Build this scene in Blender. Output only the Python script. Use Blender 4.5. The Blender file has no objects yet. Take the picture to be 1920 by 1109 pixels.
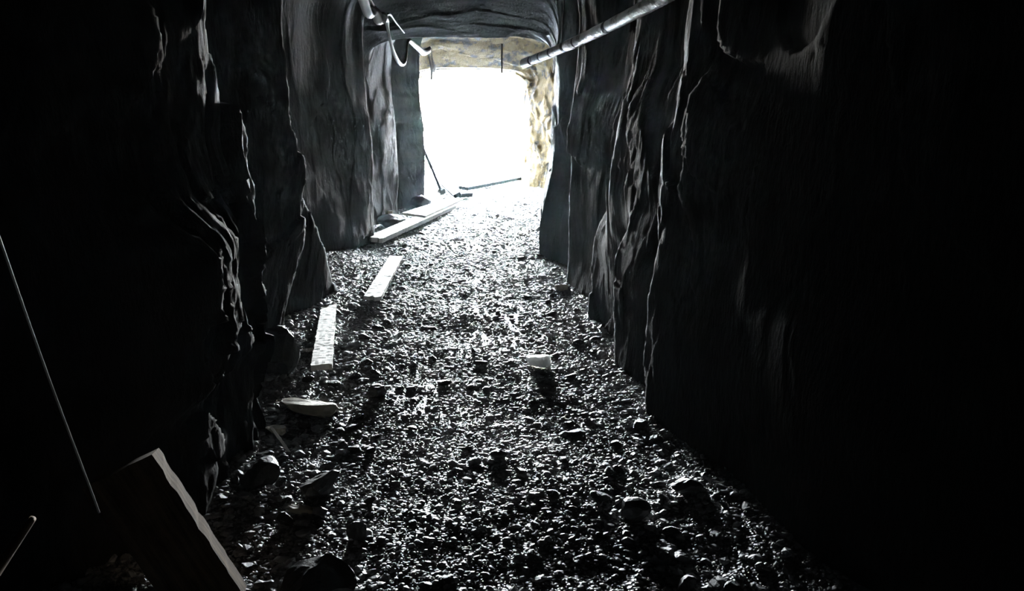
import bpy, bmesh, math, random
import numpy as np
from mathutils import Vector, Matrix

C = bpy.context.scene.collection
SC = bpy.context.scene
rng = np.random.default_rng(11)
random.seed(11)

# ------------------------------------------------------------------ camera
F = 1600.0
PITCH = math.atan(354.5/math.hypot(F, 90)); YAW = math.atan(90/F*math.cos(PITCH))
fwd = Vector((math.sin(YAW)*math.cos(PITCH), math.cos(YAW)*math.cos(PITCH), -math.sin(PITCH)))
rgt = Vector((math.cos(YAW), -math.sin(YAW), 0)); upv = rgt.cross(fwd)
CAM = Vector((0, 0, 1.5))
cd = bpy.data.cameras.new('camera'); cam = bpy.data.objects.new('camera', cd); C.objects.link(cam)
cd.sensor_width = 36; cd.lens = F/1920*36; cd.clip_start = 0.05; cd.clip_end = 300
cam.matrix_world = Matrix.Translation(CAM) @ Matrix((rgt, upv, -fwd)).transposed().to_4x4()
SC.camera = cam

def at(px, py, x=None, y=None, z=None):
    """point of the place seen at a photo pixel, at a known x, y or z"""
    d = fwd + rgt*((px-960)/F) + upv*(-(py-554.5)/F)
    if x is not None: t = x/d.x
    elif y is not None: t = y/d.y
    else: t = (z-1.5)/d.z
    return CAM + d*t

# ------------------------------------------------------------------ noise
_P = rng.permutation(4096)
_G = rng.normal(size=(4096, 2)); _G /= np.linalg.norm(_G, axis=1)[:, None]
def _h(ix, iy, s=0):
    return _P[(_P[(ix + 131*s) & 4095] + iy) & 4095]
def perlin(x, y, s=0):
    ix = np.floor(x).astype(int); iy = np.floor(y).astype(int); fx = x-ix; fy = y-iy
    u = fx*fx*fx*(fx*(fx*6-15)+10); v = fy*fy*fy*(fy*(fy*6-15)+10)
    def g(a, b):
        q = _G[_h(ix+a, iy+b, s)]
        return q[..., 0]*(fx-a) + q[..., 1]*(fy-b)
    return (g(0,0)*(1-u)+g(1,0)*u)*(1-v) + (g(0,1)*(1-u)+g(1,1)*u)*v
def fbm(x, y, s=0, o=4, k=0.5):
    r = 0; a = 1
    for i in range(o):
        r = r + a*perlin(x*2**i+7.3*i, y*2**i-3.1*i, s+i); a *= k
    return r
_R = rng.random((4096, 6))
def facets(x, y, s=0, tilt=0.6):
    """broken rock: nearest-cell planes with a step between neighbours; about -1..1"""
    ix = np.floor(x).astype(int); iy = np.floor(y).astype(int)
    best = np.full(x.shape, 9.0); out = np.zeros(x.shape)
    for a in (-1, 0, 1):
        for b in (-1, 0, 1):
            q = _R[_h(ix+a, iy+b, s)]
            cx = ix+a+q[..., 0]; cy = iy+b+q[..., 1]
            dx = x-cx; dy = y-cy; d = dx*dx+dy*dy
            m = d < best
            best = np.where(m, d, best)
            v = (q[..., 2]-.5)*1.1 + tilt*((q[..., 3]-.5)*2*dx + (q[..., 4]-.5)*2*dy)
            out = np.where(m, v, out)
    return out
def sstep(a, b, x):
    t = np.clip((x-a)/(b-a), 0, 1); return t*t*(3-2*t)

# ------------------------------------------------------------------ helpers
def mesh_np(name, verts, faces, mat, smooth=False):
    """faces: (n, k) int array"""
    me = bpy.data.meshes.new(name)
    n, k = faces.shape
    me.vertices.add(len(verts)); me.vertices.foreach_set('co', np.asarray(verts, np.float32).ravel())
    me.loops.add(n*k); me.loops.foreach_set('vertex_index', faces.astype(np.int32).ravel())
    me.polygons.add(n); me.polygons.foreach_set('loop_start', np.arange(0, n*k, k, dtype=np.int32))
    me.polygons.foreach_set('use_smooth', np.full(n, smooth))
    me.update(calc_edges=True); me.validate()
    if mat: me.materials.append(mat)
    return me
def link(name, me, parent=None, loc=(0,0,0), rot=(0,0,0)):
    o = bpy.data.objects.new(name, me); C.objects.link(o)
    o.location = loc; o.rotation_euler = rot
    if parent: o.parent = parent
    return o
def tag(o, label=None, cat=None, group=None, kind=None):
    if label: o['label'] = label
    if cat: o['category'] = cat
    if group: o['group'] = group
    if kind: o['kind'] = kind
    return o
def grid_faces(nu, nv):
    i = np.arange(nu-1)[:, None]*nv + np.arange(nv-1)[None, :]
    i = i.ravel()
    return np.stack([i, i+1, i+nv+1, i+nv], 1)

# ------------------------------------------------------------------ materials
def mat(name, build):
    m = bpy.data.materials.new(name); m.use_nodes = True
    nt = m.node_tree; b = nt.nodes['Principled BSDF']; build(nt, b); return m
def N(nt, t, **kw):
    n = nt.nodes.new(t)
    for k, v in kw.items():
        if k in n.inputs: n.inputs[k].default_value = v
        else: setattr(n, k, v)
    return n
def ramp(nt, src, stops):
    r = nt.nodes.new('ShaderNodeValToRGB'); e = r.color_ramp.elements
    while len(e) < len(stops): e.new(0.5)
    for q, (p, c) in zip(e, stops): q.position = p; q.color = (*c, 1)
    nt.links.new(src, r.inputs[0]); return r
def objco(nt, scale=(1,1,1)):
    g = N(nt, 'ShaderNodeNewGeometry'); m = N(nt, 'ShaderNodeMapping'); m.inputs['Scale'].default_value = scale
    nt.links.new(g.outputs['Position'], m.inputs[0]); return m.outputs[0]
def texco(nt, scale=(1,1,1)):
    g = N(nt, 'ShaderNodeTexCoord'); m = N(nt, 'ShaderNodeMapping'); m.inputs['Scale'].default_value = scale
    nt.links.new(g.outputs['Object'], m.inputs[0]); return m.outputs[0]
def bump(nt, b, src, strength, dist):
    n = N(nt, 'ShaderNodeBump', Strength=strength, Distance=dist)
    nt.links.new(src, n.inputs['Height']); nt.links.new(n.outputs[0], b.inputs['Normal']); return n

def rock_mat(nt, b):
    L = nt.links
    co = objco(nt)
    n1 = N(nt, 'ShaderNodeTexNoise', Scale=2.3, Detail=6, Roughness=.6); L.new(co, n1.inputs['Vector'])
    n2 = N(nt, 'ShaderNodeTexNoise', Scale=5.0, Detail=5, Roughness=.65); L.new(co, n2.inputs['Vector'])
    wet = ramp(nt, n1.outputs[0], [(.3, (.007,.007,.0075)), (.55, (.014,.0136,.013)), (.8, (.026,.023,.020))])
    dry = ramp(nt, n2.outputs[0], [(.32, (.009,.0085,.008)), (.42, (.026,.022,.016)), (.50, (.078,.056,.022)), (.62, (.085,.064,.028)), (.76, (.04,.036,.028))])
    # dry weathered ochre rock in the last metres before the exit, wet dark rock further in
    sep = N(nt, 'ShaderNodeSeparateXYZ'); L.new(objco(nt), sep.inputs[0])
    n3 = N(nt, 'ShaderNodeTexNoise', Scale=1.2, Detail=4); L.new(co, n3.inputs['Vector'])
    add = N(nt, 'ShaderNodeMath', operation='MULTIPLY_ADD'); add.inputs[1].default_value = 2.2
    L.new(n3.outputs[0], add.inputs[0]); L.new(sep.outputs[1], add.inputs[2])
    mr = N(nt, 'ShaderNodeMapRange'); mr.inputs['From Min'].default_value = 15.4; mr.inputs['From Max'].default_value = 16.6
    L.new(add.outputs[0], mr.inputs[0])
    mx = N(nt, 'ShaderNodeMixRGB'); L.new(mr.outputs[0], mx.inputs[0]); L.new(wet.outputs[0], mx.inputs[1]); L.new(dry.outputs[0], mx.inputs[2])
    L.new(mx.outputs[0], b.inputs['Base Color'])
    rr = N(nt, 'ShaderNodeMapRange'); rr.inputs['To Min'].default_value = .7; rr.inputs['To Max'].default_value = 1.0
    L.new(n2.outputs[0], rr.inputs[0]); L.new(rr.outputs[0], b.inputs['Roughness'])
    b.inputs['Specular IOR Level'].default_value = .08
    co2 = objco(nt, (1.6, 1.6, .6))
    v = N(nt, 'ShaderNodeTexNoise', Scale=26, Detail=6, Roughness=.62); L.new(co2, v.inputs['Vector'])
    bump(nt, b, v.outputs[0], .35, .03)
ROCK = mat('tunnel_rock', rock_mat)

def grit_mat(nt, b):
    L = nt.links; co = objco(nt)
    n1 = N(nt, 'ShaderNodeTexNoise', Scale=3, Detail=5); L.new(co, n1.inputs['Vector'])
    r = ramp(nt, n1.outputs[0], [(.3, (.05,.052,.054)), (.7, (.13,.13,.13))]); L.new(r.outputs[0], b.inputs['Base Color'])
    b.inputs['Roughness'].default_value = .5; b.inputs['IOR'].default_value = 1.7
    v = N(nt, 'ShaderNodeTexVoronoi', Scale=70); L.new(co, v.inputs['Vector']); bump(nt, b, v.outputs[0], .8, .02)
GRIT = mat('wet_grit', grit_mat)
def gravel_mat(nt, b):
    L = nt.links; co = objco(nt)
    n1 = N(nt, 'ShaderNodeTexNoise', Scale=16, Detail=4); L.new(co, n1.inputs['Vector'])
    r = ramp(nt, n1.outputs[0], [(.3, (.09,.093,.097)), (.55, (.22,.226,.232)), (.75, (.40,.40,.40))]); L.new(r.outputs[0], b.inputs['Base Color'])
    b.inputs['Roughness'].default_value = .5; b.inputs['IOR'].default_value = 1.75
    v = N(nt, 'ShaderNodeTexNoise', Scale=120, Detail=3); L.new(co, v.inputs['Vector']); bump(nt, b, v.outputs[0], .4, .006)
GRAVEL = mat('wet_gravel', gravel_mat)
def stone_mat(nm, c1, c2, rough, spec=.5):
    def f(nt, b):
        L = nt.links; co = texco(nt)
        n1 = N(nt, 'ShaderNodeTexNoise', Scale=14, Detail=6, Roughness=.65); L.new(co, n1.inputs['Vector'])
        r = ramp(nt, n1.outputs[0], [(.3, c1), (.7, c2)]); L.new(r.outputs[0], b.inputs['Base Color'])
        b.inputs['Roughness'].default_value = rough; b.inputs['Specular IOR Level'].default_value = spec
        bump(nt, b, n1.outputs[0], .5, .02)
    return mat(nm, f)
STONE = stone_mat('dark_stone', (.02,.02,.021), (.06,.058,.055), .5)
PALE = stone_mat('white_stone', (.80,.80,.79), (.92,.92,.90), .5)
PALE.node_tree.nodes['Principled BSDF'].inputs['Subsurface Weight'].default_value = .8
PALE.node_tree.nodes['Principled BSDF'].inputs['Subsurface Radius'].default_value = (1,1,1)
PALE.node_tree.nodes['Principled BSDF'].inputs['Subsurface Scale'].default_value = .04
BUFF = stone_mat('buff_stone', (.26,.24,.19), (.50,.45,.35), .7)
def wood_mat(nm, c1, c2, rough=.75):
    def f(nt, b):
        L = nt.links; co = texco(nt, (28, 1.6, 28))
        n1 = N(nt, 'ShaderNodeTexNoise', Scale=1.6, Detail=6, Roughness=.7); L.new(co, n1.inputs['Vector'])
        n2 = N(nt, 'ShaderNodeTexNoise', Scale=9, Detail=4); L.new(texco(nt), n2.inputs['Vector'])
        mul = N(nt, 'ShaderNodeMath', operation='MULTIPLY_ADD'); mul.inputs[1].default_value = .35
        L.new(n2.outputs[0], mul.inputs[0]); L.new(n1.outputs[0], mul.inputs[2])
        r = ramp(nt, mul.outputs[0], [(.45, c1), (.85, c2)]); L.new(r.outputs[0], b.inputs['Base Color'])
        b.inputs['Roughness'].default_value = rough
        bump(nt, b, n1.outputs[0], .5, .004)
    return mat(nm, f)
BOARD = wood_mat('bleached_board', (.55,.53,.49), (.78,.76,.72))
SHADEWOOD = wood_mat('shade_dark_board', (.012,.013,.014), (.03,.031,.032))  # shade put into the colour so these boards show against the exit
SHADEWOOD.node_tree.nodes['Principled BSDF'].inputs['Specular IOR Level'].default_value = .05
TIMBER = wood_mat('old_timber', (.05,.035,.022), (.24,.17,.11))
PLASTIC = mat('white_plastic', lambda nt, b: (b.inputs['Base Color'].__setattr__('default_value', (.72,.72,.70,1)), b.inputs['Roughness'].__setattr__('default_value', .45)))
def wrap_mat(nt, b):
    L = nt.links; co = texco(nt)
    n1 = N(nt, 'ShaderNodeTexNoise', Scale=9, Detail=5, Roughness=.6); L.new(co, n1.inputs['Vector'])
    r = ramp(nt, n1.outputs[0], [(.3, (.12,.11,.09)), (.42, (.55,.53,.48)), (.5, (.92,.92,.90))]); L.new(r.outputs[0], b.inputs['Base Color'])
    b.inputs['Roughness'].default_value = .42; b.inputs['Metallic'].default_value = .5
    n2 = N(nt, 'ShaderNodeTexNoise', Scale=45, Detail=4); L.new(co, n2.inputs['Vector']); bump(nt, b, n2.outputs[0], .8, .012)
WRAP = mat('grimy_pipe_paint', wrap_mat)
def flat_mat(nm, col, rough, metal=0):
    def f(nt, b):
        n1 = N(nt, 'ShaderNodeTexNoise', Scale=20, Detail=3); nt.links.new(texco(nt), n1.inputs['Vector'])
        c2 = tuple(min(1, q*1.5) for q in col)
        r = ramp(nt, n1.outputs[0], [(.35, col), (.7, c2)]); nt.links.new(r.outputs[0], b.inputs['Base Color'])
        b.inputs['Roughness'].default_value = rough; b.inputs['Metallic'].default_value = metal
    return mat(nm, f)
RUBBER = flat_mat('black_tape', (.012,.012,.013), .6)
IRON = flat_mat('rusty_iron', (.03,.022,.018), .7, .3)
WIRE = flat_mat('pale_wire', (.45,.45,.43), .5)
LEAF = flat_mat('green_leaf', (.04,.07,.03), .6)
def ground_mat(nt, b):
    n1 = N(nt, 'ShaderNodeTexNoise', Scale=4, Detail=6); nt.links.new(objco(nt), n1.inputs['Vector'])
    r = ramp(nt, n1.outputs[0], [(.3, (.30,.30,.28)), (.7, (.48,.47,.44))]); nt.links.new(r.outputs[0], b.inputs['Base Color'])
    b.inputs['Roughness'].default_value = .8
GROUND = mat('dry_gravel', ground_mat)

# ------------------------------------------------------------------ tunnel shell
def tab(t):
    a = np.array(t); return lambda y: np.interp(y, a[:, 0], a[:, 1])
XL = tab([(-3,1.7),(0,1.6),(1.5,1.38),(2.3,1.22),(2.7,1.10),(2.95,.99),(3.3,.95),(3.6,.93),(3.78,1.06),(3.9,1.25),(5.0,1.28),(6.75,1.03),(7.0,1.5),
          (8.0,1.32),(9.3,1.0),(9.42,1.02),(9.6,1.35),(10.2,1.32),(11.8,.92),(11.9,.95),(12.0,1.42),(12.3,1.3),(13.4,.62),(13.5,.66),(13.7,.95),(16.2,.95),(17.8,.95)])
XRU = tab([(-3,1.9),(0,1.6),(1.5,1.3),(2.4,1.16),(3.95,.92),(4.1,.94),(4.2,1.07),(5.35,.90),(5.52,.925),(5.6,1.05),(7.1,.86),(7.28,1.0),(20,1)])
XR = tab([(-3,1.9),(0,1.6),(1.5,1.35),(2.4,1.115),(4.0,.89),(4.06,.99),(4.85,.875),(4.92,1.0),(5.85,.87),(5.93,1.02),(7.1,.85),(7.28,1.0),(8.2,.9),(8.65,.76),(8.82,.9),(10,.95),(10.6,.97),(10.8,1.1),
          (12,1.3),(13,1.5),(14.5,1.75),(15.5,1.8),(16.4,1.2),(17.8,1.1)])
ZC = tab([(-3,2.8),(9.4,2.85),(10.0,2.66),(10.9,2.33),(11.05,2.5),(13,2.75),(15.5,2.8),(15.75,2.7),(16.35,2.2),(17.8,2.12)])
ZS = 1.72; ZB = -0.25

NU = 430
# canonical section: p in [0,1]: left wall up, arch, right wall down
pl = (ZS-ZB); pa = 2.5; tot = 2*pl+pa
uu = np.linspace(0, tot, NU)
# even spacing along a superellipse arch
th = np.linspace(math.pi, 0, 4000); ex = 2/4.2
ax = np.sign(np.cos(th))*np.abs(np.cos(th))**ex; az = np.abs(np.sin(th))**ex
al = np.concatenate([[0], np.cumsum(np.hypot(np.diff(ax), .85*np.diff(az)))]); al /= al[-1]
q = np.clip((uu-pl)/pa, 0, 1)
AX = np.interp(q, al, ax); AZ = np.interp(q, al, az)
side = np.where(uu < pl, 0, np.where(uu > pl+pa, 2, 1))
zlow = np.where(side == 0, ZB+uu, np.where(side == 2, ZS-(uu-pl-pa), ZS))
Y = np.concatenate([np.linspace(-2.5, 1.2, 60, endpoint=False), np.linspace(1.2, 17.7, 1000)])
NY = len(Y)
YY = np.repeat(Y[:, None], NU, 1); UU = np.repeat(uu[None, :], NY, 0)
zref = np.where(side == 1, ZS+AZ*.45, zlow)[None, :]+0*YY
# ridges lean and wander with height
sl = sstep(4.0, 5.5, YY)*(1-sstep(6.2, 7.3, YY))*1.15
leftw = np.clip(1-(UU-pl*.9)/pa*1.6, 0, 1)
calm = 1-.75*sstep(15, 16.5, YY)
ye_l = YY + sl*zref*leftw + (.22*fbm(zref*1.1, YY*.35, 3, 3))*calm + .05*perlin(zref*7, YY*2, 9)
ye_r = YY + .22*calm*fbm(zref*1.1+5, YY*.35, 23, 3) + .05*perlin(zref*7, YY*2, 29) + .0*zref
ye_c = YY + .3*calm*fbm(UU*1.3, YY*.3, 41, 3)
end = 1-sstep(16.6, 17.6, YY)
xl = XL(ye_l) ; wr = sstep(.55, 1.0, zref)*(1-sstep(6.9, 7.2, YY)); xr = XR(ye_r)*(1-wr) + XRU(ye_r)*wr; zc = ZC(ye_c)
# the right foot bulges out near the floor, wall leans back above
xl = xl + .05*sstep(.9, 1.9, zref); xr = xr + .14*sstep(.25, 1.1, zref)*sstep(7.5, 8.2, YY)*(1-sstep(10, 12, YY)) + .12*sstep(1.2, 2.0, zref)*sstep(2.5, 3.5, YY)*(1-sstep(7.5, 9, YY))
X = np.where(AX[None, :] < 0, AX[None, :]*xl, AX[None, :]*xr)
Z = np.where(side[None, :] == 1, ZS + AZ[None, :]*(zc-ZS), zlow[None, :])
NXv = np.where(side == 0, 1.0, np.where(side == 2, -1.0, -np.sign(AX)*np.abs(AX)**1.6))
NZv = np.where(side == 1, -np.abs(AZ)**1.6, 0.0); nl = np.hypot(NXv, NZv); NXv /= nl; NZv /= nl
wx = .35*fbm(YY*.9, UU*.9, 51, 3); wy = .35*fbm(YY*.9+9, UU*.9, 61, 3)
big = facets((YY+wx)/.62, (UU+wy)/1.15, 1, .75)
mid = facets((YY+wx*.6)/.19, (UU+wy*.6)/.42, 2, .7)
sml = facets((YY+wx*.3)/.07, (UU+wy*.3)/.14, 3, .7)
fin = fbm(YY*14, UU*7, 71, 3)
near_exit = sstep(13.5, 15, YY)
isl = (UU < tot*.4); isr = (UU > tot*.6)
amp = np.ones_like(YY)
amp = np.where(isl, 1-.8*sstep(5.2, 6.2, YY)*(1-sstep(14, 15, YY)), amp)      # long smooth face on the left
amp = np.where(isl, amp*(.25+.75*sstep(2.2, 2.9, YY)), amp)
amp = np.where(isr, amp*(.25+.45*sstep(3.0, 3.8, YY)*(1-.5*sstep(5.9, 6.6, YY)*(1-sstep(13, 15, YY)))+.3*sstep(14,15,YY)), amp)
amp = np.where(isr, amp*(1-.7*(1-sstep(.7, 1.15, zref))*(1-sstep(8.5, 9.5, YY))), amp)
amp = np.where(~isl & ~isr, .34, amp)
amp = amp*(1-.4*sstep(16, 17, YY))
disp = amp*(.075*big + .026*mid + .009*sml + .006*fin) + (UU<pl)*sstep(2.6,2.9,YY)*(1-sstep(3.8,4.2,YY))*sstep(.35,.6,zref)*(1-sstep(1.1,1.4,zref))*(.03*mid+.014*sml+.012*fin) + .035*fbm(YY*.8, UU*.8, 81, 2)
# rubble and bulge at the left toe near the camera
disp = disp + .17*sstep(2.55,2.8,YY)*(1-np.clip((YY-2.8)/1.0,0,1))*sstep(.4,.62,zref)*(1-sstep(1.0,1.25,zref))*(UU<pl)
disp = disp + .16*np.exp(-((UU-(.25+.35))/.35)**2)*np.exp(-((YY-4.1)/.45)**2)
X = X + NXv[None, :]*disp; Z = Z + NZv[None, :]*disp
YD = YY + .02*fbm(UU*5, YY*5, 91, 2)
V = np.stack([X, YD, Z], -1)
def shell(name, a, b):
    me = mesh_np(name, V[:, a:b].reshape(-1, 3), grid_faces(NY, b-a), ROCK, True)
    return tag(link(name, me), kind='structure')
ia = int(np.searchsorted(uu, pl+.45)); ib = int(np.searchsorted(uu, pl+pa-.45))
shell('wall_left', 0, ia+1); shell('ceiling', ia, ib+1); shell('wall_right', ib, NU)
# back wall of the tunnel behind the photographer
sec = np.concatenate([V[0], V[0][:1]]); NU1 = NU+1; cvec = sec.mean(0); nb = 12
bv = np.concatenate([cvec + (sec-cvec)*t for t in np.linspace(1, 0, nb)]); bv[NU1:, 1] += .1*facets(bv[NU1:, 0]*2, bv[NU1:, 2]*2, 5)
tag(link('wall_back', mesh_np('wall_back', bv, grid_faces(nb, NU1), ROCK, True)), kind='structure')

# ------------------------------------------------------------------ floor
def fz(x, y):
    x = np.asarray(x, float); y = np.asarray(y, float)
    z = .020*fbm(x*1.2, y*1.2, 101, 2) + .007*fbm(x*6, y*6, 111, 2)
    z = z + .006*np.sin(y*4.2+1.5*np.sin(x*1.1)+.5)            # shallow ripples across the path
    z = z + .32*np.clip(-x-.82, 0, 1)*(1-sstep(8, 12, y)) + .30*np.clip(x-.80, 0, 1)*(1-sstep(8, 11, y))
    return z
gx = np.linspace(-1.75, 2.1, 240); gy = np.linspace(-2.9, 17.9, 1170)
GX, GY = np.meshgrid(gx, gy)
GZ = fz(GX, GY) + .004*fbm(GX*40, GY*40, 121, 2)
tag(link('floor', mesh_np('floor', np.stack([GX, GY, GZ], -1).reshape(-1, 3), grid_faces(len(gy), len(gx))[:, ::-1], GRIT, True)), kind='structure')
# open ground outside
ox = np.linspace(-14, 14, 80); oy = np.linspace(17.7, 45, 80); OX, OY = np.meshgrid(ox, oy)
OZ = .04*fbm(OX*.8, OY*.8, 131, 3) - .02
tag(link('ground_outside', mesh_np('ground_outside', np.stack([OX, OY, OZ], -1).reshape(-1, 3), grid_faces(80, 80)[:, ::-1], GROUND, True)), kind='structure')

# ------------------------------------------------------------------ stones
def ico(sub):
    bm = bmesh.new(); bmesh.ops.create_icosphere(bm, subdivisions=sub, radius=1)
    v = np.array([p.co[:] for p in bm.verts]); f = np.array([[q.index for q in g.verts] for g in bm.faces]); bm.free(); return v, f
IV1, IF1 = ico(1); IV2, IF2 = ico(3)
def chop(v, r, n=9, lo=.45, hi=.8):
    v = v.copy()
    for _ in range(n):
        d = r.normal(size=3); d /= np.linalg.norm(d); h = r.uniform(lo, hi)
        s = v@d - h; m = s > 0; v[m] -= s[m, None]*d
    return v
# gravel: one uncountable layer of small angular stones
def gravel():
    ys = []; xs = []; rs = []
    def band(n, y0, y1, r0, r1, xw0=-1.25, xw1=1.15):
        y = rng.uniform(y0, y1, n); ys.append(y); xs.append(rng.uniform(xw0, xw1, n))
        rs.append(np.exp(rng.uniform(math.log(r0), math.log(r1), n)))
    band(62000, 1.6, 5.0, .0035, .0085); band(9000, 1.6, 5.0, .008, .017)
    band(36000, 5.0, 9.0, .005, .011); band(5000, 5.0, 9.0, .009, .02)
    band(22000, 9.0, 17.6, .008, .016, -1.1, 1.7); band(2600, 9.0, 17.6, .014, .028, -1.1, 1.7)
    band(900, 1.8, 7.5, .014, .03, -1.25, -.55); band(700, 1.8, 8, .012, .024, .55, 1.05)
    x = np.concatenate(xs); y = np.concatenate(ys); r = np.concatenate(rs); n = len(x)
    # patches of finer and bare ground
    keep = (rng.random(n) < .55 + .9*(fbm(x*2, y*2.6, 141, 3)+.25)) | (r > .016)
    x, y, r = x[keep], y[keep], r[keep]; n = len(x)
    kinds = [chop(IV1*(1+.15*rng.normal(size=IV1.shape)), rng, 4, .5, .9) for _ in range(60)]
    K = np.stack(kinds)[rng.integers(0, 60, n)]
    K = K*np.stack([rng.uniform(.8, 1.5, n), rng.uniform(.7, 1.2, n), rng.uniform(.28, .65, n)], 1)[:, None, :]
    a = rng.uniform(0, 6.283, n); t = rng.normal(0, .38, n); ca, sa, ct, st = np.cos(a), np.sin(a), np.cos(t), np.sin(t)
    # tilt about x, then turn about z
    X1 = K[..., 0]; Y1 = K[..., 1]*ct[:, None]-K[..., 2]*st[:, None]; Z1 = K[..., 1]*st[:, None]+K[..., 2]*ct[:, None]
    X2 = X1*ca[:, None]-Y1*sa[:, None]; Y2 = X1*sa[:, None]+Y1*ca[:, None]
    P = np.stack([X2, Y2, Z1], -1)*r[:, None, None]
    P[..., 0] += x[:, None]; P[..., 1] += y[:, None]; P[..., 2] += (fz(x, y)+.22*r)[:, None]
    f = (IF1[None] + (np.arange(n)*len(IV1))[:, None, None]).reshape(-1, 3)
    return mesh_np('gravel', P.reshape(-1, 3), f, GRAVEL, False)
tag(link('gravel', gravel()), 'loose wet dark gravel covering the whole tunnel floor', 'gravel', kind='stuff')

def rock_me(name, dims, seed, m, n=11, lo=.5, hi=.85, flat=0):
    r = np.random.default_rng(seed); v = chop(IV2, r, n, lo, hi)
    if flat: v[:, 2] = np.minimum(v[:, 2], flat)
    v += .02*r.normal(size=v.shape)
    v *= np.array(dims)/2/np.abs(v).max(0)
    return mesh_np(name, v, IF2, m, False)
def rock(name, cat, label, px, py, dims, m=None, rz=0., rx=0., ry=0., seed=1, sink=.25, group=None, n=11, flat=0):
    """a stone whose foot stands on the floor at the given spot"""
    p = at(px, py, z=0.0); z = float(fz(p.x, p.y)); p = at(px, py, z=z)
    o = link(name, rock_me(name, dims, seed, m or STONE, n, flat=flat), None, (p.x, p.y, z+dims[2]*(.5-sink)), (rx, ry, rz))
    return tag(o, label, cat, group)
exec_list = [
 # name, cat, label, px, py(base), dims, mat, rz, rx, ry, seed, sink
 ('stone','stone','bright white stone alone on the gravel right of centre',1010,690,(.15,.22,.11),PALE,.2,-.22,0,3,.05),
 ('stone','stone','rounded black stone rimmed with light in lower right gravel',1187,975,(.125,.11,.105),STONE,.4,0,0,5,.2),
 ('stone','stone','squat black block near the right wall foot, right of the rounded stone',1283,925,(.15,.08,.075),STONE,-.2,0,0,7,.2),
 ('stone','stone','small black stone in the middle gravel above the rounded stone',934,862,(.085,.07,.055),STONE,.3,0,0,8,.2),
 ('rock_slab','rock','pale topped rock slab jutting from the left wall toe below the boards',578,775,(.30,.20,.12),BUFF,-.25,-.12,.05,9,.2),
 ('rock_slab','rock','pointed dark slab with one bright edge standing in left gravel',604,930,(.17,.10,.16),STONE,.5,.75,-.3,12,.2),
 ('boulder','rock','big black boulder at the bottom edge left of centre',598,1120,(.24,.20,.12),STONE,.1,.5,0,13,.15),
 ('stone','stone','upright black stone between the pointed slab and the bottom boulder',672,1012,(.08,.07,.10),STONE,.4,.3,0,15,.15),
 ('stone','stone','flat pale stone in the left rubble below the pointed slab',566,960,(.115,.06,.035),BUFF,-.1,0,.1,16,.1),
 ('stone','stone','pale blocky stone against the foot of the right wall',1054,544,(.13,.11,.07),BUFF,.3,-.15,0,18,.1),
 ('stone','stone','wedge shaped black stone in the gravel below the near board',703,745,(.13,.10,.08),STONE,.8,0,0,19,.15),
 ('boulder','rock','dark boulder beside the left wall just above the left rubble',488,905,(.17,.2,.12),STONE,.2,.2,0,21,.2),
 ('boulder','rock','dark jagged boulder under the broken left wall ridge',520,690,(.26,.34,.30),STONE,.2,0,.2,22,.2),
 ('stone','stone','small buff stone at the left wall toe with a square top',522,815,(.12,.07,.06),BUFF,-.1,0,0,23,.1),
 ('boulder','rock','dark rock lump between the far long board and left wall',735,425,(.38,.4,.26),STONE,.2,0,0,24,.2),
 ('boulder','rock','dark rock lump beneath the splintered board by the left wall',790,390,(.35,.4,.25),STONE,.6,0,0,25,.2),
 ('stone','stone','small pale stone resting on the dark lump by left wall',733,418,(.09,.07,.10),BUFF,.6,0,0,26,-.9),
 ('stone','stone','small round dark stone at the foot of the leaning stick',829,364,(.14,.12,.12),STONE,.6,0,0,27,.1),
 ('stone','stone','flat dark stone in the centre gravel under the near boards',830,722,(.10,.06,.035),STONE,.0,0,0,28,.1),
 ('stone','stone','low dark stone left of the white stone',900,685,(.09,.05,.035),STONE,.0,0,0,29,.1),
]
for (nm, cat, lab, px, py, dm, m, rz, rx, ry, sd, sk) in exec_list:
    rock(nm, cat, lab, px, py, dm, m, rz, rx, ry, sd, sk, flat=.3 if m in (PALE, BUFF) else 0)
# countable loose stones among the gravel: copies of a few shapes
protos = [rock_me('loose_stone', (1, .8, .55), 200+k, STONE if k % 3 else GRAVEL, 10) for k in range(9)]
zones = [(-.95,-.45,'fist-sized dark stone in the rubble along the left wall','loose stones along the left wall',70),
         (-.45,.45,'dark broken stone bedded in the gravel mid-path','loose stones in the middle of the path',80),
         (.45,.92,'dark broken stone in the rubble along the right wall','loose stones along the right wall',60)]
for x0, x1, lab, grp, n in zones:
    for i in range(n):
        y = 2.3*math.exp(rng.uniform(0, math.log(11/2.3))); x = rng.uniform(x0, x1); s = rng.uniform(.035, .075)*(1.25 if grp != zones[1][3] else .9)
        o = link('loose_stone', protos[rng.integers(0, 9)], None, (x, y, float(fz(x, y))+s*.12), (rng.normal(0, .25), rng.normal(0, .25), rng.uniform(0, 6.28)))
        o.scale = (s, s, s*rng.uniform(.7, 1.2)); tag(o, lab, 'stone', grp)

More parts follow.
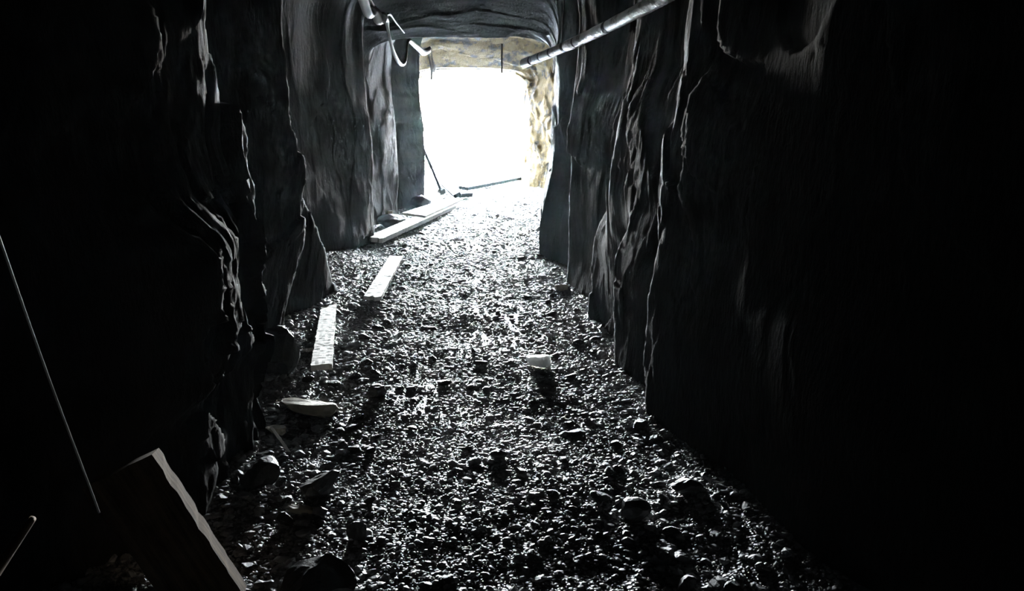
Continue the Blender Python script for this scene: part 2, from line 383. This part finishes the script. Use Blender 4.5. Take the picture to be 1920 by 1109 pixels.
# ------------------------------------------------------------------ boards
def plank_me(name, L, W, T, m, seed=1, taper=0.0, rough=.002):
    """board along local y with chipped ends and slightly uneven edges"""
    r = np.random.default_rng(seed); ny = max(12, int(L/.03)); nx = 6
    bm = bmesh.new(); rows = []
    j = r.normal(size=(nx+1, 2))*.012
    e0 = r.normal(size=ny+1)*rough; e1 = r.normal(size=ny+1)*rough
    for t in (0, 1):
        lay = []
        for a in range(ny+1):
            row = []
            for b in range(nx+1):
                fx = b/nx-.5; y = -L/2+L*a/ny
                w = W*(1-taper*a/ny)
                x = fx*w + (e0[a] if b == 0 else e1[a] if b == nx else 0)
                if a == 0: y += j[b, 0]
                if a == ny: y += j[b, 1]
                row.append(bm.verts.new((x, y, T*(t-.5)+.0012*r.normal())))
            lay.append(row)
        rows.append(lay)
    lo, hi = rows
    for a in range(ny):
        for b in range(nx):
            bm.faces.new((hi[a][b], hi[a][b+1], hi[a+1][b+1], hi[a+1][b])); bm.faces.new((lo[a][b], lo[a+1][b], lo[a+1][b+1], lo[a][b+1]))
        bm.faces.new((lo[a][0], hi[a][0], hi[a+1][0], lo[a+1][0])); bm.faces.new((lo[a][nx], lo[a+1][nx], hi[a+1][nx], hi[a][nx]))
    for b in range(nx):
        bm.faces.new((lo[0][b], lo[0][b+1], hi[0][b+1], hi[0][b])); bm.faces.new((lo[ny][b], hi[ny][b], hi[ny][b+1], lo[ny][b+1]))
    me = bpy.data.meshes.new(name); bm.to_mesh(me); bm.free(); me.materials.append(m); return me
def plank(name, cat, label, A, B, W, T, m, roll=0., seed=1, taper=0., up=(0,0,1)):
    A = Vector(A); B = Vector(B); d = (B-A); L = d.length; d.normalize()
    s = d.cross(Vector(up)).normalized(); n = s.cross(d)
    R = Matrix((s, d, n)).transposed() @ Matrix.Rotation(roll, 3, 'Y')
    o = link(name, plank_me(name, L, W, T, m, seed, taper)); o.matrix_world = Matrix.Translation((A+B)/2) @ R.to_4x4()
    return tag(o, label, cat)
def fl(px, py, h=0.):
    p = at(px, py, z=h)
    return p
plank('board','board','short bleached board nearest the camera, pointing straight away', fl(603,690,.20), fl(617,574,.05), .105, .03, BOARD, .0, 31)
plank('board','board','wide bleached board with a slanted end, second from camera', fl(698,560,.10), fl(743,483,.05), .13, .03, BOARD, .05, 32)
plank('board','board','long bleached plank lying slantwise from the left wall', fl(702,450,.10), fl(846,386,.06), .17, .05, BOARD, .12, 33)
plank('board','board','broad pale board wedged behind the long slantwise plank', fl(776,404,.12), fl(855,374,.10), .32, .03, BOARD, .1, 34, .4)
plank('board','board','dark edged board crossing near the exit, its end toward the right', fl(832,343,.12), fl(858,366,.12), .12, .06, SHADEWOOD, .5, 35)
plank('timber_offcut','wood','short timber offcut meeting the dark edged board near the exit', fl(860,366,.07), fl(884,364,.07), .10, .07, SHADEWOOD, .2, 36)
plank('board','board','long pale plank lying across the sunlit exit floor', fl(868,353,.07), fl(974,333,.10), .20, .06, SHADEWOOD, .1, 37)
plank('stick','stick','short pale stick lying at the left wall toe left of the near board', fl(538,662,.06), fl(583,656,.06), .018, .018, BOARD, 0, 38)
plank('stick','stick','thin bent twig sticking out of the rubble at left wall toe', fl(512,806,.12), fl(538,842,.02), .010, .010, BOARD, 0, 39)
# wide old plank leaning at the lower left, its thick edge towards the path
TIMBER2 = wood_mat('worn_timber', (.020,.013,.008), (.12,.085,.055), .9)
TIMBER2.node_tree.nodes['Principled BSDF'].inputs['Specular IOR Level'].default_value = .1
A = at(290,846,y=2.25); B = at(462,1112,y=2.47); D = at(166,914,y=2.225)
wd = (A-D); ww = wd.length; wd.normalize(); dn = (B-A).normalized()
B2 = B + dn*.06; nrm = wd.cross(dn).normalized()
lp = plank('plank', 'plank', 'wide dark weathered plank leaning at lower left with one light-catching edge', B2-wd*ww/2+nrm*0, A-wd*ww/2, ww, .075, TIMBER2, 0, 41, 0, nrm)
mw = lp.matrix_world.copy(); mi = mw.inverted(); ymax = max(v.co.y for v in lp.data.vertices)
for v in lp.data.vertices:      # sawn top end, cut level and dipping a little towards the exit
    if v.co.y > ymax-.03:
        p = mw @ v.co; f_ = (A-p).dot(wd)/ww; tz = A.z+(D.z-A.z)*f_ - .22*(p.y-A.y)
        p += -dn*((tz-p.z)/-dn.z) if abs(dn.z) > .1 else Vector(); v.co = mi @ p
# ------------------------------------------------------------------ tubes
def tube_me(name, pts, rad, m, seg=10, res=8, seed=0, crinkle=0.):
    """round tube along smooth points; rad: number or list per point"""
    P = [Vector(p) for p in pts]; n = len(P)
    R = rad if isinstance(rad, (list, tuple)) else [rad]*n
    Q = []; S = []
    for i in range(n-1):
        p0 = P[max(i-1, 0)]; p1 = P[i]; p2 = P[i+1]; p3 = P[min(i+2, n-1)]
        for k in range(res):
            t = k/res; t2 = t*t; t3 = t2*t
            Q.append(.5*((2*p1)+(p2-p0)*t+(2*p0-5*p1+4*p2-p3)*t2+(3*p1-p0-3*p2+p3)*t3)); S.append(R[i]*(1-t)+R[i+1]*t)
    Q.append(P[-1]); S.append(R[-1])
    rr = np.random.default_rng(seed)
    V = []; Fs = []; up = Vector((0,0,1)); prev = None
    for i, p in enumerate(Q):
        d = (Q[min(i+1, len(Q)-1)]-Q[max(i-1, 0)]).normalized()
        s = d.cross(up) if prev is None else prev - d*prev.dot(d)
        if s.length < 1e-4: s = d.cross(Vector((1,0,0)))
        s.normalize(); prev = s; b = s.cross(d)
        for k in range(seg):
            a = 2*math.pi*k/seg; r = S[i]*(1+crinkle*rr.normal())
            V.append(p + (s*math.cos(a)+b*math.sin(a))*r)
    bm = bmesh.new(); vs = [bm.verts.new(v) for v in V]
    for i in range(len(Q)-1):
        for k in range(seg):
            f = bm.faces.new((vs[i*seg+k], vs[i*seg+(k+1) % seg], vs[(i+1)*seg+(k+1) % seg], vs[(i+1)*seg+k])); f.smooth = True
    bm.faces.new(vs[:seg][::-1]); bm.faces.new(vs[-seg:])
    bmesh.ops.recalc_face_normals(bm, faces=bm.faces)
    me = bpy.data.meshes.new(name); bm.to_mesh(me); bm.free(); me.materials.append(m); return me

# pipe under the roof on the right
PA = at(1262,-14,y=4.0); PB = at(982,119,y=7.3)
root = bpy.data.objects.new('pipe', None); C.objects.link(root); root.location = PA
tag(root, 'grimy white segmented pipe hung under the roof at the right wall', 'pipe')
def pp(t, off=0.): 
    p = PA.lerp(PB, t); p.z += -.02*math.sin(math.pi*t)+off; return p - PA
# t runs towards the exit; lengths of bright sleeve between dark couplings
cuts = [0, .30, .50, .585, .70, .80, .905, 1.0]
pr = .034
for i in range(len(cuts)-1):
    a, b = cuts[i]+.006, cuts[i+1]-.006
    pts = [pp(a+(b-a)*k/6) for k in range(7)]
    r = [pr*(1+.07*random.uniform(-1, 1)) for _ in pts]
    me = tube_me('pipe_sleeve', pts, r if i < 6 else pr*1.12, WRAP if i < 6 else PLASTIC, 18, 10, i, .012 if i < 6 else 0)
    o = link('pipe_sleeve', me, root)
    if i == 6: o['label'] = 'clean white end sleeve'
link('pipe_core', tube_me('pipe_core', [pp(.0), pp(.3), pp(.6), pp(.97)], pr*.8, RUBBER, 14, 8), root)
for t in cuts[1:-1]:
    link('coupling', tube_me('coupling', [pp(t-.010), pp(t), pp(t+.010)], pr*.98, RUBBER, 18, 3), root)
for t in (.16, .62):
    p = pp(t); link('hanger', tube_me('hanger', [p+Vector((0,0,pr*.9)), p+Vector((.01,0,.18)), p+Vector((.02,0,.36))], .003, IRON, 6, 3), root)

# left cable bundle and hose under the roof
def depth_pts(lst): return [at(px, py, y=y) for px, py, y in lst]
def cable(name, label, cat, lst, rad, m, par=None, seed=0):
    P = depth_pts(lst); o0 = P[0].copy()
    me = tube_me(name, [p-o0 for p in P], rad, m, 10, 8, seed)
    o = link(name, me, par, o0 if par is None else o0-par.location)
    return tag(o, label, cat) if par is None else o
hroot = bpy.data.objects.new('hose', None); C.objects.link(hroot); hroot.location = at(690,20,y=6.2)
tag(hroot, 'white plastic hose sagging in a deep loop under the roof at left', 'hose')
cable('hose_tube', None, None, [(674,-22,5.7),(681,0,5.9),(689,22,6.1),(694,27,6.2),(700,20,6.3),(706,25,6.4),(709,38,6.5),(716,37,6.6),(724,38,6.7),
      (727,52,6.8),(732,76,7.0),(739,100,7.3),(749,119,7.7),(758,119,8.0),(762,105,8.3),(764,84,8.6),(767,76,8.8),(774,82,9.1),(784,90,9.5),(794,98,9.9),(803,94,10.3),(806,90,10.6)],
      [.034,.034,.032,.028,.028,.034,.032,.03,.02,.012,.012,.014,.018,.014,.011,.012,.018,.026,.032,.038,.032,.018], PLASTIC, hroot)
for (px, py, y) in ((697,20,6.25),(717,33,6.55)):
    p = at(px, py, y=y)-hroot.location
    link('tie', tube_me('tie', [p+Vector((0,-.02,-.01)), p+Vector((.004,0,0)), p+Vector((0,.02,.012))], .036, PLASTIC, 12, 3), hroot)
cable('cable','thin pale cable running beside the top of the sagging hose','cable',[(686,-20,5.9),(696,2,6.1),(708,20,6.4),(719,31,6.6)], .007, WIRE)
cable('cable','thin dark cable stub slanting down from the hose tie to the roof','cable',[(722,30,6.6),(731,27,6.8),(742,42,7.2),(758,62,7.9)], [.012,.008,.005,.004], RUBBER)
cable('hose','left of two pale hoses dropping beside the exit edge','hose',[(803,95,10.4),(806,112,10.45),(809,130,10.5),(809,150,10.5)], .014, PLASTIC)
cable('hose','right of two pale hoses dropping beside the exit edge','hose',[(808,90,10.7),(809,104,10.7),(812,118,10.7),(814,126,10.7),(813,136,10.7)], [.010,.010,.012,.018,.018], PLASTIC)
# iron rods hanging from the roof before the exit
for (px, y0, y1, lab) in ((941,96,137,'short iron rod hanging from the roof, left of the pipe end'),(1038,92,138,'short iron rod hanging from the roof just behind the pipe end')):
    a = at(px, y0-14, y=12.5); b = at(px, y1, y=12.5)
    o = link('roof_rod', tube_me('roof_rod', [Vector((0,0,0)), (b-a)*.5, b-a], .011, IRON, 8, 3), None, a); tag(o, lab, 'rod')
# leaning stick at the exit's left foot
cable('stick','thin stick leaning against the left edge of the bright exit','stick',[(793,278,14.7),(808,312,14.9),(826,356,15.1)], .024, SHADEWOOD)
# pale wire at near left, lower end against the panel
cable('wire','thin straight pale wire hanging down at far left past the panel','wire',[(-18,400,1.50),(0,450,1.54),(60,622,1.62),(110,760,1.68),(166,908,1.74),(186,962,1.76)], .0024, WIRE)
cable('stake','dim thin stake sticking up at the lower left corner','stake',[(-60,1150,1.25),(0,1062,1.35),(62,972,1.45)], [.011,.009,.006], TIMBER)

# dark shrub outside the exit at left
def shrub():
    p = at(803,352,z=0.0); p = Vector((-.95, 18.6, 0)); 
    root = bpy.data.objects.new('shrub', None); C.objects.link(root); root.location = p
    tag(root, 'low dark shrub just outside the exit at its left foot', 'shrub')
    n = 500; r = np.random.default_rng(77); c = r.normal(size=(n, 3))*np.array([.13,.12,.13])+np.array([0,0,.24])
    a = r.normal(size=(n, 3))*.035; b = r.normal(size=(n, 3))*.02
    V = np.stack([c-a, c+b, c+a, c-b], 1).reshape(-1, 3); V[:, 2] = np.abs(V[:, 2])
    link('foliage', mesh_np('foliage', V, np.arange(n*4).reshape(n, 4), LEAF), root)
    for k in range(4):
        link('stem', tube_me('stem', [Vector((0,0,0)), Vector((.04*(k-1.5),.02,.15)), Vector((.08*(k-1.5),.0,.32))], .006, TIMBER, 6, 3), root)
shrub()

# ------------------------------------------------------------------ light
w = bpy.data.worlds.new('sky'); SC.world = w; w.use_nodes = True; nt = w.node_tree
bg = nt.nodes['Background']
tc = N(nt, 'ShaderNodeTexCoord'); sp = N(nt, 'ShaderNodeSeparateXYZ'); nt.links.new(tc.outputs['Generated'], sp.inputs[0])
r = ramp(nt, sp.outputs[2], [(0.0, (.62,.60,.55)), (.02, (.95,.99,1.0)), (.25, (.82,.93,1.0)), (1.0, (.45,.65,1.0))])
nt.links.new(r.outputs[0], bg.inputs[0]); bg.inputs[1].default_value = 1.0
ld = bpy.data.lights.new('exit_portal', 'AREA'); ld.shape = 'RECTANGLE'; ld.size = 3.4; ld.size_y = 3.2
lo = bpy.data.objects.new('exit_portal', ld); C.objects.link(lo); lo.location = (.2, 17.85, 1.3)
lo.rotation_euler = (-math.pi/2, 0, 0); ld.cycles.is_portal = True

# added scatter volume, stands in for lens glare around the exit
HZ = .00028
if HZ > 0:
    vm = bpy.data.materials.new('glare_air'); vm.use_nodes = True; vt = vm.node_tree; vt.nodes.remove(vt.nodes['Principled BSDF'])
    vsn = N(vt, 'ShaderNodeVolumeScatter', Density=HZ, Anisotropy=.88); vsn.inputs['Color'].default_value = (.65,.88,1,1)
    vt.links.new(vsn.outputs[0], vt.nodes['Material Output'].inputs['Volume'])
    bm = bmesh.new(); bmesh.ops.create_cube(bm, size=1, matrix=Matrix.Translation((0.2,7.6,1.3)) @ Matrix.Diagonal((4.2,20.1,3.6,1)))
    me = bpy.data.meshes.new('glare_haze'); bm.to_mesh(me); bm.free(); me.materials.append(vm)
    tag(link('glare_haze', me), 'thin bluish scatter volume added for lens glare in the tunnel', 'haze', kind='stuff')
cy = SC.cycles
cy.max_bounces = 8; cy.diffuse_bounces = 5; cy.glossy_bounces = 4; cy.use_denoising = True
cy.sample_clamp_indirect = .5; cy.caustics_reflective = True; cy.blur_glossy = .5
vs = SC.view_settings; vs.view_transform = 'Standard'; vs.look = 'None'; vs.gamma = 1; vs.use_curve_mapping = False
vs.exposure = 9.6
